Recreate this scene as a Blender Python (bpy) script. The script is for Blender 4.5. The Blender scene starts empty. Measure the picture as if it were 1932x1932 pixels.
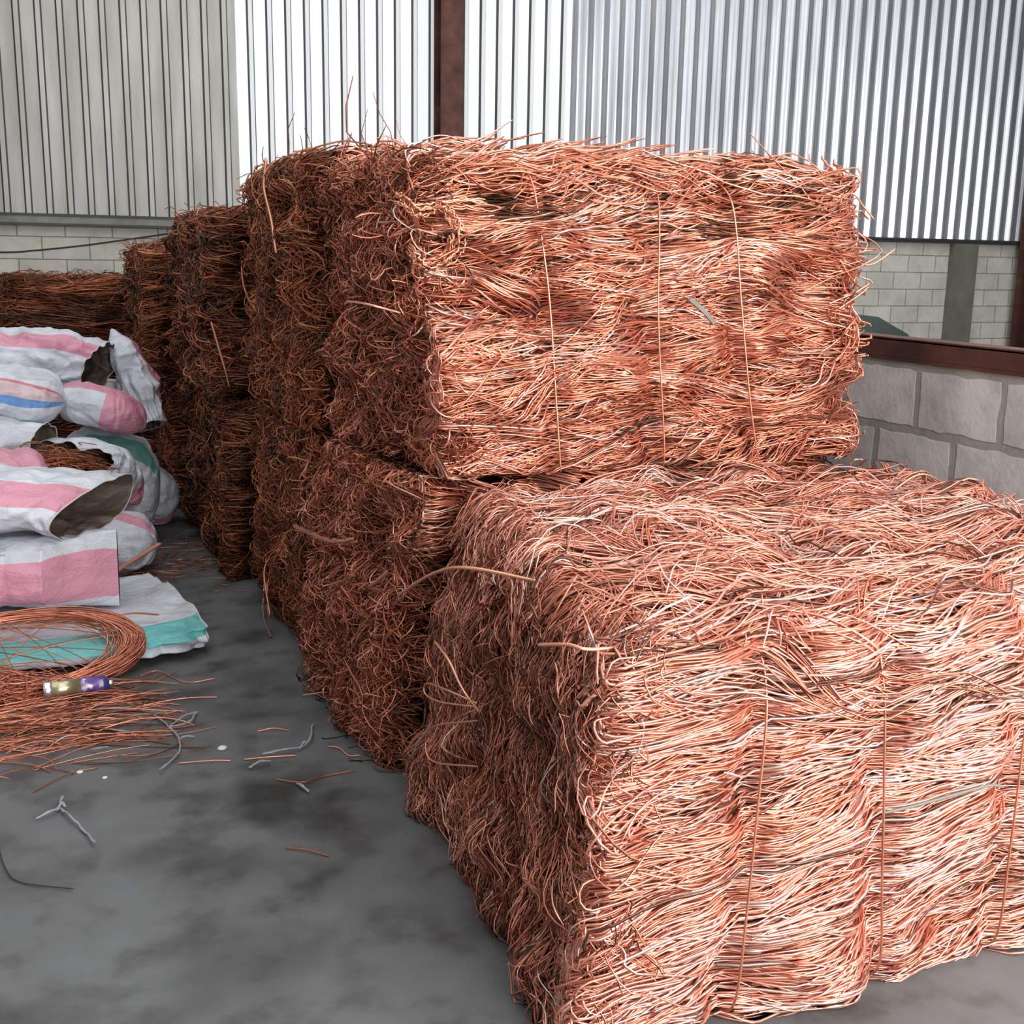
import bpy, math
import numpy as np
from math import sin, cos, radians, pi
from mathutils import Matrix, Vector

# ------------------------------------------------------------------ camera, world, light, exposure
SC = bpy.context.scene
COL = SC.collection
YAW, PITCH, ROLL, EYE = radians(22), radians(12.3), 0.018, 1.7
fw = Vector((sin(YAW)*cos(PITCH), cos(YAW)*cos(PITCH), -sin(PITCH)))
rt = Vector((cos(YAW), -sin(YAW), 0)); up = rt.cross(fw)
cx = rt*cos(ROLL) + up*sin(ROLL); cy = up*cos(ROLL) - rt*sin(ROLL)
cam_d = bpy.data.cameras.new('camera'); cam = bpy.data.objects.new('camera', cam_d); COL.objects.link(cam)
cam_d.sensor_width = 36; cam_d.lens = 36*2200/1932; cam_d.clip_start = .02
cam.matrix_world = Matrix(((cx.x, cy.x, -fw.x, 0), (cx.y, cy.y, -fw.y, 0), (cx.z, cy.z, -fw.z, EYE), (0, 0, 0, 1)))
SC.camera = cam

w = bpy.data.worlds.new('overcast_sky'); SC.world = w; w.use_nodes = True
bg = w.node_tree.nodes['Background']; bg.inputs[0].default_value = (.93, .96, 1, 1); bg.inputs[1].default_value = 1.0

def area(name, loc, aim, sx, sy, power, color):
    d = bpy.data.lights.new(name, 'AREA'); d.shape = 'RECTANGLE'; d.size = sx; d.size_y = sy; d.energy = power; d.color = color
    o = bpy.data.objects.new(name, d); COL.objects.link(o); o.location = loc
    o.rotation_euler = (Vector(aim)-Vector(loc)).to_track_quat('-Z', 'Y').to_euler()
    return o
# daylight through the wide open front of the shed, behind the photographer
area('doorway_daylight', (3.2, -1.6, 2.1), (2.2, 3.0, .35), 5.5, 3.6, 470, (1, .97, .96))
# unseen fill lamp added below the roof to raise the ambient light
area('overhead_fill', (3.6, 4.2, 5.9), (3.6, 4.2, 0), 13, 11, 520, (.97, .99, 1))

SC.view_settings.view_transform = 'Standard'; SC.view_settings.look = 'None'
SC.view_settings.gamma = 1; SC.view_settings.use_curve_mapping = False
SC.view_settings.exposure = 0.35

RNG = np.random.default_rng(7)

# ------------------------------------------------------------------ helpers
def vnoise(p, seed=0):
    """value noise in [-1,1]; p (...,3)"""
    p = np.asarray(p, float); i = np.floor(p).astype(np.int64); f = p-i; f = f*f*(3-2*f)
    def h(ix, iy, iz):
        n = (ix*374761393 + iy*668265263 + iz*2147483647 + seed*974711) & 0xffffffff
        n = ((n ^ (n >> 13))*1274126177) & 0xffffffff
        return ((n ^ (n >> 16)) & 0xffff)/32767.5 - 1
    r = 0
    for dx in (0, 1):
        wx = f[..., 0] if dx else 1-f[..., 0]
        for dy in (0, 1):
            wy = f[..., 1] if dy else 1-f[..., 1]
            for dz in (0, 1):
                wz = f[..., 2] if dz else 1-f[..., 2]
                r = r + wx*wy*wz*h(i[..., 0]+dx, i[..., 1]+dy, i[..., 2]+dz)
    return r
def n2(a, b, seed=0): return vnoise(np.stack(np.broadcast_arrays(a, b, np.zeros(1)), -1), seed)

def tag(o, label=None, cat=None, group=None, kind=None):
    if label: o['label'] = label
    if cat: o['category'] = cat
    if group: o['group'] = group
    if kind: o['kind'] = kind
    return o
def empty(name, loc=(0, 0, 0)):
    o = bpy.data.objects.new(name, None); COL.objects.link(o); o.location = loc; o.empty_display_size = .1
    return o
def link(name, me, parent=None):
    o = bpy.data.objects.new(name, me); COL.objects.link(o)
    if parent:
        o.parent = parent; o.matrix_parent_inverse = Matrix.Translation(-parent.location)
    return o
def mesh_np(name, V, Q, mats, smooth=True, mat_idx=None, tint=None, uv=None):
    """V (n,3), Q (m,4) quads -> mesh"""
    me = bpy.data.meshes.new(name); V = np.ascontiguousarray(V, np.float32); Q = np.ascontiguousarray(Q, np.int32)
    me.vertices.add(len(V)); me.vertices.foreach_set('co', V.ravel())
    me.loops.add(Q.size); me.loops.foreach_set('vertex_index', Q.ravel())
    me.polygons.add(len(Q)); me.polygons.foreach_set('loop_start', np.arange(0, Q.size, 4, dtype=np.int32))
    me.polygons.foreach_set('use_smooth', np.full(len(Q), smooth))
    for m in (mats if isinstance(mats, (list, tuple)) else [mats]): me.materials.append(m)
    if mat_idx is not None: me.polygons.foreach_set('material_index', np.asarray(mat_idx, np.int32))
    if tint is not None:
        a = me.attributes.new('tint', 'FLOAT', 'POINT'); a.data.foreach_set('value', np.asarray(tint, np.float32))
    if uv is not None:
        l = me.uv_layers.new(name='UVMap'); l.data.foreach_set('uv', np.asarray(uv, np.float32).ravel())
    me.update(calc_edges=True); me.validate()
    return me

def tubes(P, rad, tint, sides=3):
    """P (N,K,3) polylines -> verts, quads, tint"""
    P = np.asarray(P, float); N, K, _ = P.shape; rad = np.broadcast_to(np.asarray(rad, float), (N,))
    T = np.gradient(P, axis=1); T /= np.linalg.norm(T, axis=2, keepdims=True)+1e-9
    m = P[:, -1]-P[:, 0]; m = np.where(np.linalg.norm(m, axis=1, keepdims=True) < 1e-6, [[1, 0, 0]], m)
    m /= np.linalg.norm(m, axis=1, keepdims=True)
    rr = RNG.normal(size=(N, 3)); ref = np.cross(m, rr); ref /= np.linalg.norm(ref, axis=1, keepdims=True)+1e-9
    A = np.cross(T, ref[:, None, :]); A /= np.linalg.norm(A, axis=2, keepdims=True)+1e-9
    B = np.cross(T, A)
    a = np.arange(sides)*2*pi/sides
    taper = np.ones(K); taper[0] = taper[-1] = .55
    r = rad[:, None]*taper[None]
    V = P[:, :, None, :] + r[:, :, None, None]*(A[:, :, None, :]*np.cos(a)[None, None, :, None]+B[:, :, None, :]*np.sin(a)[None, None, :, None])
    base = (np.arange(N)*K*sides)[:, None, None]+(np.arange(K-1)*sides)[None, :, None]
    j = np.arange(sides)[None, None, :]; j2 = (np.arange(sides)+1) % sides; j2 = j2[None, None, :]
    Q = np.stack([base+j, base+j2, base+sides+j2, base+sides+j], -1).reshape(-1, 4)
    return V.reshape(-1, 3), Q, np.repeat(np.broadcast_to(tint, (N,)), K*sides)

def spline(pts, k):
    p = np.asarray(pts, float); n = len(p); q = np.vstack([2*p[0]-p[1], p, 2*p[-1]-p[-2]])
    t = np.linspace(0, n-1-1e-9, k); i = t.astype(int); f = (t-i)[:, None]
    a, b, c, d = q[i], q[i+1], q[i+2], q[i+3]
    return .5*((2*b)+(c-a)*f+(2*a-5*b+4*c-d)*f*f+(3*b-a-3*c+d)*f**3)

class Acc:
    """collects polylines of equal or different K into one mesh"""
    def __init__(s): s.V = []; s.Q = []; s.T = []; s.M = []; s.n = 0
    def add(s, V, Q, T, mi=0):
        s.V.append(V); s.Q.append(Q+s.n); s.T.append(np.broadcast_to(T, (len(V),))); s.M.append(np.full(len(Q), mi)); s.n += len(V)
    def wires(s, P, rad, tint, sides=3): s.add(*tubes(P, rad, tint, sides))
    def box(s, lo, hi, tint=0, mi=0):
        x0, y0, z0 = lo; x1, y1, z1 = hi
        V = np.array([(x0, y0, z0), (x1, y0, z0), (x1, y1, z0), (x0, y1, z0), (x0, y0, z1), (x1, y0, z1), (x1, y1, z1), (x0, y1, z1)], float)
        Q = np.array([(3, 2, 1, 0), (4, 5, 6, 7), (0, 1, 5, 4), (1, 2, 6, 5), (2, 3, 7, 6), (3, 0, 4, 7)])
        s.add(V, Q, tint, mi)
    def mesh(s, name, mats, smooth=True):
        return mesh_np(name, np.concatenate(s.V), np.concatenate(s.Q), mats, smooth, np.concatenate(s.M), np.concatenate(s.T))

def boxes(name, lst, mat, parent=None):
    a = Acc()
    for lo, hi in lst: a.box(lo, hi)
    return link(name, a.mesh(name, mat, False), parent)

# ------------------------------------------------------------------ materials
def mat(name, col=(.5, .5, .5), rough=.6, metal=0.0):
    m = bpy.data.materials.new(name); m.use_nodes = True
    b = m.node_tree.nodes['Principled BSDF']; b.inputs['Base Color'].default_value = (*col, 1)
    b.inputs['Roughness'].default_value = rough; b.inputs['Metallic'].default_value = metal
    return m, m.node_tree, b
def ramp(nt, stops, src, interp='LINEAR'):
    r = nt.nodes.new('ShaderNodeValToRGB'); r.color_ramp.interpolation = interp
    e = r.color_ramp.elements
    while len(e) < len(stops): e.new(.5)
    for el, (p, c) in zip(e, stops): el.position = p; el.color = (*c, 1) if len(c) == 3 else c
    nt.links.new(src, r.inputs[0]); return r.outputs[0]
def noise(nt, scale, detail=4, coord=None, rough=.55, kind='Object', stretch=None):
    t = nt.nodes.new('ShaderNodeTexCoord'); n = nt.nodes.new('ShaderNodeTexNoise')
    n.inputs['Scale'].default_value = scale; n.inputs['Detail'].default_value = detail; n.inputs['Roughness'].default_value = rough
    src = coord or t.outputs[kind]
    if stretch:
        mp = nt.nodes.new('ShaderNodeMapping'); mp.inputs['Scale'].default_value = stretch; nt.links.new(src, mp.inputs[0]); src = mp.outputs[0]
    nt.links.new(src, n.inputs['Vector']); return n.outputs[0]
def mixc(nt, fac, a, b, mode='MIX'):
    m = nt.nodes.new('ShaderNodeMix'); m.data_type = 'RGBA'; m.blend_type = mode
    for s, v in ((m.inputs[0], fac), (m.inputs[6], a), (m.inputs[7], b)):
        if isinstance(v, (int, float)): s.default_value = v
        elif isinstance(v, tuple): s.default_value = (*v, 1) if len(v) == 3 else v
        else: nt.links.new(v, s)
    return m.outputs[2]
def bump(nt, b, h, strength=.3, dist=.01):
    n = nt.nodes.new('ShaderNodeBump'); n.inputs['Strength'].default_value = strength; n.inputs['Distance'].default_value = dist
    nt.links.new(h, n.inputs['Height']); nt.links.new(n.outputs[0], b.inputs['Normal'])

def copper(name, stops, rough=.4, metal=.85):
    m, nt, b = mat(name, rough=rough, metal=metal)
    a = nt.nodes.new('ShaderNodeAttribute'); a.attribute_name = 'tint'
    c = ramp(nt, stops, a.outputs['Fac']); nt.links.new(c, b.inputs['Base Color'])
    return m
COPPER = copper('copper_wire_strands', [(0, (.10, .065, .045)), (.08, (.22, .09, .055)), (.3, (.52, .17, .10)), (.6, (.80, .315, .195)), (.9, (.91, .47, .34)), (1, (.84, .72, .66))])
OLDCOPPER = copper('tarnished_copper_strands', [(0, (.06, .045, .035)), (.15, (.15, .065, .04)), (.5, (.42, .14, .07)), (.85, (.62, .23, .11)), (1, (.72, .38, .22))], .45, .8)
CORE, _, _ = mat('bale_gap_shade_core', (.045, .022, .016), .9)  # painted dark so the gaps between wires read as deep shade
TIE = copper('copper_tie_wire', [(0, (.45, .16, .08)), (1, (.86, .42, .28))], .38)

# ------------------------------------------------------------------ setting
m, nt, b = mat('oily_concrete_floor', rough=.62)
tc = nt.nodes.new('ShaderNodeTexCoord')
big = noise(nt, .9, 5); mid = noise(nt, 4.5, 6); fine = noise(nt, 60, 3)
c1 = ramp(nt, [(.3, (.085, .088, .088)), (.7, (.15, .155, .158))], big)
c2 = ramp(nt, [(.30, (.45, .45, .44)), (.5, (1, 1, 1)), (.75, (1.15, 1.16, 1.17))], mid)
c = mixc(nt, 1.0, c1, c2, 'MULTIPLY')
warp = nt.nodes.new('ShaderNodeTexNoise'); warp.inputs['Scale'].default_value = 5; warp.inputs['Detail'].default_value = 5
nt.links.new(tc.outputs['Object'], warp.inputs['Vector'])
for (sx, sy, sr, amt) in [(.62, 3.48, .22, 1.12), (.66, 3.30, .13, .6), (.80, 5.1, .14, .7), (.72, 4.55, .18, .6), (.20, 3.2, .13, .6), (.44, 3.1, .12, .5),
                          (.66, 4.2, .13, .6), (.45, 4.45, .16, .55), (.35, 2.6, .22, .5), (-.1, 2.5, .2, .4), (.5, 3.05, .3, .35), (.55, 6.2, .4, .5), (.5, 7.2, .5, .6)]:
    d = nt.nodes.new('ShaderNodeVectorMath'); d.operation = 'DISTANCE'; nt.links.new(tc.outputs['Object'], d.inputs[0]); d.inputs[1].default_value = (sx, sy, 0)
    ad = nt.nodes.new('ShaderNodeMath'); ad.operation = 'MULTIPLY_ADD'; nt.links.new(warp.outputs[0], ad.inputs[0]); ad.inputs[1].default_value = sr*2.2; nt.links.new(d.outputs['Value'], ad.inputs[2])
    mr = nt.nodes.new('ShaderNodeMapRange'); mr.inputs[1].default_value = sr*1.35; mr.inputs[2].default_value = sr*2.3; mr.inputs[3].default_value = amt*.85; mr.inputs[4].default_value = 0
    nt.links.new(ad.outputs[0], mr.inputs[0]); c = mixc(nt, mr.outputs[0], c, (.018, .018, .017))
nt.links.new(c, b.inputs['Base Color']); bump(nt, b, fine, .15, .004)
rr = ramp(nt, [(.35, (.42,)*3), (.65, (.7,)*3)], mid); nt.links.new(rr, b.inputs['Roughness'])
FLOOR = m
tag(boxes('floor', [((-7, -2.8, -.1), (14.2, 11.6, 0))], FLOOR), kind='structure')

def brickmat(name, bw, bh, c1, c2, mortar, msize, zoff, xoff, vertical_axis='xz', dirt=.5, bumpy=.35):
    m, nt, b = mat(name, rough=.85)
    tc = nt.nodes.new('ShaderNodeTexCoord'); sp = nt.nodes.new('ShaderNodeSeparateXYZ'); cb = nt.nodes.new('ShaderNodeCombineXYZ')
    nt.links.new(tc.outputs['Object'], sp.inputs[0])
    for (s, i, o) in ((('X' if vertical_axis == 'xz' else 'Y'), 0, xoff), ('Z', 1, zoff)):
        a = nt.nodes.new('ShaderNodeMath'); a.operation = 'ADD'; a.inputs[1].default_value = o; nt.links.new(sp.outputs[s], a.inputs[0]); nt.links.new(a.outputs[0], cb.inputs[i])
    wv = nt.nodes.new('ShaderNodeTexNoise'); wv.inputs['Scale'].default_value = 9; nt.links.new(tc.outputs['Object'], wv.inputs['Vector'])
    wm = nt.nodes.new('ShaderNodeVectorMath'); wm.operation = 'MULTIPLY_ADD'; wm.inputs[1].default_value = (msize*1.4,)*3
    nt.links.new(wv.outputs['Color'], wm.inputs[0]); nt.links.new(cb.outputs[0], wm.inputs[2])
    br = nt.nodes.new('ShaderNodeTexBrick'); nt.links.new(wm.outputs[0], br.inputs['Vector'])
    br.inputs['Color1'].default_value = (*c1, 1); br.inputs['Color2'].default_value = (*c2, 1); br.inputs['Mortar'].default_value = (*mortar, 1)
    br.inputs['Scale'].default_value = 1; br.inputs['Mortar Size'].default_value = msize; br.inputs['Mortar Smooth'].default_value = .3; br.inputs['Bias'].default_value = 0
    br.inputs['Brick Width'].default_value = bw; br.inputs['Row Height'].default_value = bh
    nz = noise(nt, 3.5, 7, rough=.65); dd = ramp(nt, [(.3, (1-dirt,)*3), (.62, (1, 1, 1))], nz)
    c = mixc(nt, 1.0, br.outputs['Color'], dd, 'MULTIPLY'); nt.links.new(c, b.inputs['Base Color'])
    inv = nt.nodes.new('ShaderNodeMath'); inv.operation = 'SUBTRACT'; inv.inputs[0].default_value = 1; nt.links.new(br.outputs['Fac'], inv.inputs[1])
    nf = noise(nt, 45, 4); ad = nt.nodes.new('ShaderNodeMath'); ad.operation = 'MULTIPLY_ADD'; ad.inputs[1].default_value = .35
    nt.links.new(nf, ad.inputs[0]); nt.links.new(inv.outputs[0], ad.inputs[2]); bump(nt, b, ad.outputs[0], bumpy, .02)
    return m
BLOCK = brickmat('grey_block_masonry', .395, .196, (.64, .62, .54), (.70, .68, .60), (.27, .262, .225), .006, 10*.196-.05, 8.03+.0, dirt=.28)
tag(boxes('wall_back', [((-6, 11.3, 0), (14.2, 11.55, 2.0))], BLOCK), kind='structure')
RIGHTBLOCK = brickmat('rough_concrete_blocks', .46, .262, (.66, .655, .64), (.72, .71, .70), (.40, .395, .36), .020, .262*10-1.31, .34, 'yz', dirt=.42, bumpy=.32)

# corrugated cladding above the blocks
def sheet(name, x0, x1, prof, mt, y=11.3, z0=1.985, z1=6.0):
    """prof: list of (dx, dy) in one pitch"""
    xs = []; pitch = prof[-1][0]
    n = int(math.ceil((x1-x0)/pitch))
    for i in range(n):
        for dx, dy in prof[:-1]:
            x = x0+i*pitch+dx
            if x <= x1: xs.append((x, dy))
    xs.append((x1, 0))
    xs = np.array(xs); k = len(xs)
    V = np.concatenate([np.stack([xs[:, 0], y-xs[:, 1], np.full(k, z)], 1) for z in (z0, z1)])
    i = np.arange(k-1); Q = np.stack([i, i+1, i+1+k, i+k], 1)
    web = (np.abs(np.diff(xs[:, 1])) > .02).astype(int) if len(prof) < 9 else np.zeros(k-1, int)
    o = link(name, mesh_np(name, V, Q, [mt, RIBSHADE], False, web)); tag(o, kind='structure')
    return o
trap = [(0, 0), (.098, 0), (.111, .034), (.149, .034), (.163, 0), (.172, 0)]
RIBSHADE, _, _ = mat('painted_rib_shade', (.10, .10, .09), .8)  # dark colour on the rib webs paints in their shadow lines
m, nt, b = mat('dull_grey_cladding', rough=.55, metal=.15)
n_ = noise(nt, 2.2, 6, stretch=(3, 1, .5)); nt.links.new(ramp(nt, [(.3, (.40, .39, .355)), (.55, (.52, .51, .48)), (.75, (.60, .59, .56))], n_), b.inputs['Base Color']); GREYSHEET = m
m, nt, b = mat('silver_galvanised_cladding', rough=.38, metal=.75)
n_ = noise(nt, 2.5, 6, stretch=(4, 1, .4)); nt.links.new(ramp(nt, [(.3, (.48, .50, .53)), (.6, (.66, .68, .72)), (.8, (.74, .76, .80))], n_), b.inputs['Base Color']); SILVER = m
m, nt, b = mat('translucent_white_cladding', (.9, .92, .93), .4)
tr = nt.nodes.new('ShaderNodeBsdfTranslucent'); tr.inputs[0].default_value = (.97, .98, .98, 1)
mx = nt.nodes.new('ShaderNodeMixShader'); mx.inputs[0].default_value = .62
nt.links.new(b.outputs[0], mx.inputs[1]); nt.links.new(tr.outputs[0], mx.inputs[2]); nt.links.new(mx.outputs[0], nt.nodes['Material Output'].inputs[0]); SKYLIGHT = m
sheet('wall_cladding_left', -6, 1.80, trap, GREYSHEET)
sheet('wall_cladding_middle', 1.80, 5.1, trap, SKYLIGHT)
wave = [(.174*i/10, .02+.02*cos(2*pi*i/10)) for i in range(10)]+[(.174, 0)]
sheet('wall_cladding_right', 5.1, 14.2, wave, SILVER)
DARKSTEEL, _, _ = mat('dark_flashing_steel', (.07, .07, .07), .6, .3)
m, nt, b = mat('grey_ledge_render', rough=.85); nt.links.new(ramp(nt, [(.3, (.16, .16, .14)), (.7, (.30, .30, .27))], noise(nt, 5, 5)), b.inputs['Base Color']); LEDGE = m
tag(boxes('trim_1', [((-6, 11.21, 1.925), (3.6, 11.3, 1.985)), ], LEDGE), kind='structure')
tag(boxes('trim_2', [((-6, 11.2, 1.985), (14.2, 11.31, 2.005)), ((-6, 11.205, 1.905), (3.6, 11.29, 1.925)), ((3.6, 11.22, 1.955), (14.2, 11.31, 1.985))], DARKSTEEL), kind='structure')
m, nt, b = mat('rusty_brown_steel', rough=.7, metal=.2)
nt.links.new(ramp(nt, [(.3, (.055, .022, .016)), (.6, (.13, .05, .035)), (.78, (.22, .12, .09))], noise(nt, 6, 6, stretch=(1, .5, 1))), b.inputs['Base Color']); RUST = m
m, nt, b = mat('plastered_pillar_grey', rough=.9)
nt.links.new(ramp(nt, [(.3, (.13, .13, .105)), (.7, (.20, .20, .165))], noise(nt, 4, 6)), b.inputs['Base Color']); PLASTER = m

def hcol(name, x0, x1, y0, y1, z0, z1, mt):
    t = .012; yc = (y0+y1)/2; xc = (x0+x1)/2
    return boxes(name, [((x0, y0, z0), (x1, y0+t, z1)), ((x0, y1-t, z0), (x1, y1, z1)), ((xc-t/2, y0+t, z0), (xc+t/2, y1-t, z1))], mt)
tag(hcol('steel_column', 3.64, 3.86, 10.98, 11.2, 0, 6, RUST), 'rusty brown steel column against the bright white cladding behind the tall bales', 'column', kind='structure')
tag(hcol('steel_column', 11.06, 11.32, 10.9, 11.15, 0, 6, RUST), 'dark brown steel column against the block wall at far right', 'column', kind='structure')
tag(hcol('steel_column', -.50, -.275, 10.9, 11.15, 2.0, 6, RUST), 'dark steel column on the grey cladding at far left edge', 'column', kind='structure')
tag(boxes('concrete_pillar', [((10.13, 11.22, 0), (10.5, 11.32, 1.955))], PLASTER), 'dark plastered pillar in the block wall behind the low partition', 'pillar', kind='structure')
# shed shell: roof, left wall, far right wall
SHELL, _, _ = mat('dim_shed_cladding', (.22, .22, .21), .8)
tag(boxes('ceiling', [((-7, -2.8, 6.0), (14.2, 11.6, 6.06))], SHELL), kind='structure')
tag(boxes('wall_left', [((-6.2, -2.8, 3.6), (-6, 11.6, 6)), ((-6.2, -2.8, 0), (-6, 11.6, 1.0))], SHELL), kind='structure')
tag(boxes('wall_right', [((14.0, -2.8, 0), (14.2, 11.6, 6))], SHELL), kind='structure')
tag(boxes('wall_front', [((-7, -1.95, 0), (-.2, -1.8, 6)), ((-.2, -1.95, 4.4), (14.2, -1.8, 6)), ((9.0, -1.95, 0), (14.2, -1.8, 4.4))], SHELL), kind='structure')
# low partition of big blocks with a steel channel on top
tag(boxes('wall_partition', [((3.3, 1.2, 0), (3.5, 8.6, 1.31))], RIGHTBLOCK), 'low partition wall of large rough concrete blocks at right', 'wall', kind='structure')
bt = empty('steel_beam', (3.4, 4.9, 1.31)); tag(bt, 'rusty brown steel channel lying on top of the low block partition', 'beam')
boxes('web', [((3.29, 1.2, 1.325), (3.302, 8.6, 1.398))], RUST, bt)
boxes('flange', [((3.29, 1.2, 1.392), (3.41, 8.6, 1.404))], RUST, bt)
boxes('flange', [((3.29, 1.2, 1.312), (3.41, 8.6, 1.326))], RUST, bt)

# ------------------------------------------------------------------ copper bales
class Face:
    """a flat face of a bale: u along U, v along V, n along N"""
    def __init__(s, O, U, V, N, w, h, ties=(), knots=(), seed=1, round_=.06, relief=.045):
        s.O = np.array(O, float); s.U = np.array(U, float); s.V = np.array(V, float); s.N = np.array(N, float)
        s.w = w; s.h = h; s.ties = ties; s.knots = knots; s.seed = seed; s.round = round_; s.relief = relief
    def world(s, u, v, n, edge=True):
        u = np.array(u); v = np.array(v)
        for (ku, kv, st, ra) in s.knots:
            d = np.sqrt(((u-ku)/ra)**2+((v-kv)/(ra*.7))**2); g = st*np.exp(-d*d)
            v = v+(kv-v)*g
        n = n+s.relief*n2(u*5+3, v*9, s.seed)+.35*s.relief*n2(u*9, v*20, s.seed+5)
        for tu in s.ties:
            lean = tu[1] if isinstance(tu, tuple) else 0; t0 = tu[0] if isinstance(tu, tuple) else tu
            n = n-.045*np.exp(-((u-t0-lean*v)/.04)**2)
        if edge:
            r = s.round
            for d in (u, s.w-u, v, s.h-v):
                q = np.clip(r-d, 0, 2.2*r); n = n-(q*q)/(2*r)*.8
        return s.O+u[..., None]*s.U+v[..., None]*s.V+n[..., None]*s.N

def bundles(acc, F, count, per=(5, 12), L=(.3, .8), rad=(.002, .004), slope=.0, jit=.16, spread=.02, depth=(-.07, .02), tint=(.3, .95), over=(.0, .03), K=16, wav=.012, vr=(0, 1), crimp=.005):
    """clumps of near-parallel wires running along U"""
    M = RNG.integers(per[0], per[1]+1, count); N = int(M.sum()); idx = np.repeat(np.arange(count), M)
    u0 = RNG.uniform(-.02, F.w+.02, count); v0 = RNG.uniform(F.h*vr[0], F.h*vr[1], count); Lb = RNG.uniform(*L, count)
    sl = slope+jit*1.3*n2(u0*2.2, v0*4, F.seed+11)+RNG.normal(0, jit*.55, count)
    d0 = RNG.uniform(*depth, count); ph = RNG.uniform(0, 2*pi, (count, 3)); A1 = RNG.normal(0, wav, count); A2 = RNG.normal(0, wav*.8, count)
    f1 = RNG.uniform(.4, 1.3, count); tb = RNG.uniform(*tint, count)
    t = np.linspace(0, 1, K)[None]
    ov = RNG.normal(0, 1, N)[:, None]; on = RNG.normal(0, .5, N)[:, None]
    s0 = np.abs(RNG.normal(.55, .4, count))[idx][:, None]; s1 = np.abs(RNG.normal(.55, .4, count))[idx][:, None]
    sp = spread*(s0*(1-t)+s1*t+.25)
    Ls = (Lb[idx]*RNG.uniform(.7, 1.1, N))[:, None]
    u = u0[idx][:, None]+(t-.5)*Ls+RNG.normal(0, .04, N)[:, None]
    u = np.clip(u, -over[0]*RNG.uniform(.2, 1, (N, 1)), F.w+over[1]*RNG.uniform(.1, 1.3, (N, 1))**2)+(t-.5)*.01
    v = v0[idx][:, None]+sl[idx][:, None]*(t-.5)*Ls+A1[idx][:, None]*np.sin(2*pi*f1[idx][:, None]*t+ph[idx, 0][:, None])+ov*sp
    v = v+RNG.normal(0, crimp, (N, 1))*np.sin(2*pi*RNG.uniform(.7, 3, (N, 1))*t+RNG.uniform(0, 6, (N, 1)))
    n = d0[idx][:, None]+A2[idx][:, None]*np.sin(2*pi*f1[idx][:, None]*t+ph[idx, 1][:, None])+on*sp+.006*np.sin(7*t+RNG.uniform(0, 6, (N, 1)))
    tn = np.clip(tb[idx]+RNG.normal(0, .12, N)+.1*n2(u0[idx]*3, v0[idx]*3, F.seed+2), .02, .97); odd = RNG.random(N); tn = np.where(odd < .009, 1., tn); tn = np.where(odd > .93, .04, tn)
    acc.wires(F.world(u, v, n), RNG.uniform(*rad, N), tn)

def tangle(acc, F, N, L=(.06, .3), rad=(.0018, .0035), angle=0., spreadang=1.2, curl=2.2, depth=(-.08, .02), tint=(.2, .8), out=.04, K=8, rangeu=(0, 1), rangev=(0, 1)):
    """short curved ends and loops, direction angle (0 = along U) with a wide scatter"""
    cl = N//9; ci = RNG.integers(0, cl, N)
    cu = RNG.uniform(F.w*rangeu[0], F.w*rangeu[1], cl); cv = RNG.uniform(F.h*rangev[0], F.h*rangev[1], cl)
    u0 = cu[ci]+RNG.normal(0, .03, N); v0 = cv[ci]+RNG.normal(0, .025, N)
    cang = angle+RNG.normal(0, spreadang, cl)+.8*spreadang*n2(cu*3, cv*4, F.seed+21)
    th = cang[ci]+RNG.normal(0, .35, N); kap = (RNG.normal(0, curl, cl)[ci]+RNG.normal(0, curl*.5, N))
    Ls = RNG.uniform(*L, N); d0 = RNG.uniform(*depth, cl)[ci]+RNG.normal(0, .012, N)
    t = np.linspace(0, 1, K)[None]; ang = th[:, None]+kap[:, None]*(t-.5)
    st = Ls[:, None]/(K-1)
    u = np.cumsum(np.cos(ang)*st, 1); v = np.cumsum(np.sin(ang)*st, 1); u = u-u.mean(1, keepdims=True)+u0[:, None]; v = v-v.mean(1, keepdims=True)+v0[:, None]
    u = np.clip(u, -.05, F.w+.05); v = np.clip(v, -.02, F.h+.05)
    amp = RNG.normal(0, out, N)[:, None]
    n = d0[:, None]+amp*(np.sin(pi*t)-.4)+RNG.normal(0, out*.6, N)[:, None]*(t-.5)
    tn = np.clip(RNG.uniform(*tint, cl)[ci]+RNG.normal(0, .13, N), .02, .97); odd = RNG.random(N); tn = np.where(odd < .006, 1., np.where(odd < .05, .9, tn)); tn = np.where(odd > .94, .04, tn)  # a few strands tinted bright as painted-in glints
    acc.wires(F.world(u, v, n), RNG.uniform(*rad, N), tn)

def hairpins(acc, F, N, side, rad=(.0022, .0038), tint=(.4, .95), vr=(0, 1), L=(.08, .25)):
    """wires that run along U to the bale's edge and turn back there; side 0 = low u, 1 = high u"""
    K = 14; t = np.linspace(0, 1, K)[None]
    r = RNG.uniform(.006, .045, N)[:, None]; Ls = RNG.uniform(*L, N)[:, None]; a = np.clip((t-.3)/.4, 0, 1)*pi
    along = np.where(t < .3, -Ls*(1-t/.3), np.where(t > .7, -Ls*((t-.7)/.3), 0))+r*np.sin(a); across = r*(-np.cos(a))
    tip = RNG.uniform(-.12, .015, N)[:, None]; v0 = RNG.uniform(F.h*vr[0], F.h*vr[1], N)[:, None]; sl = RNG.normal(0, .35, N)[:, None]
    u = (F.w+tip+along) if side else (-tip-along)
    v = v0+across+sl*along
    n = RNG.uniform(-.03, .03, N)[:, None]+across*RNG.normal(0, .8, N)[:, None]-np.clip(-along, 0, .1)*.1
    acc.wires(F.world(u, v, n, False), RNG.uniform(*rad, N), RNG.uniform(*tint, N))

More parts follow.
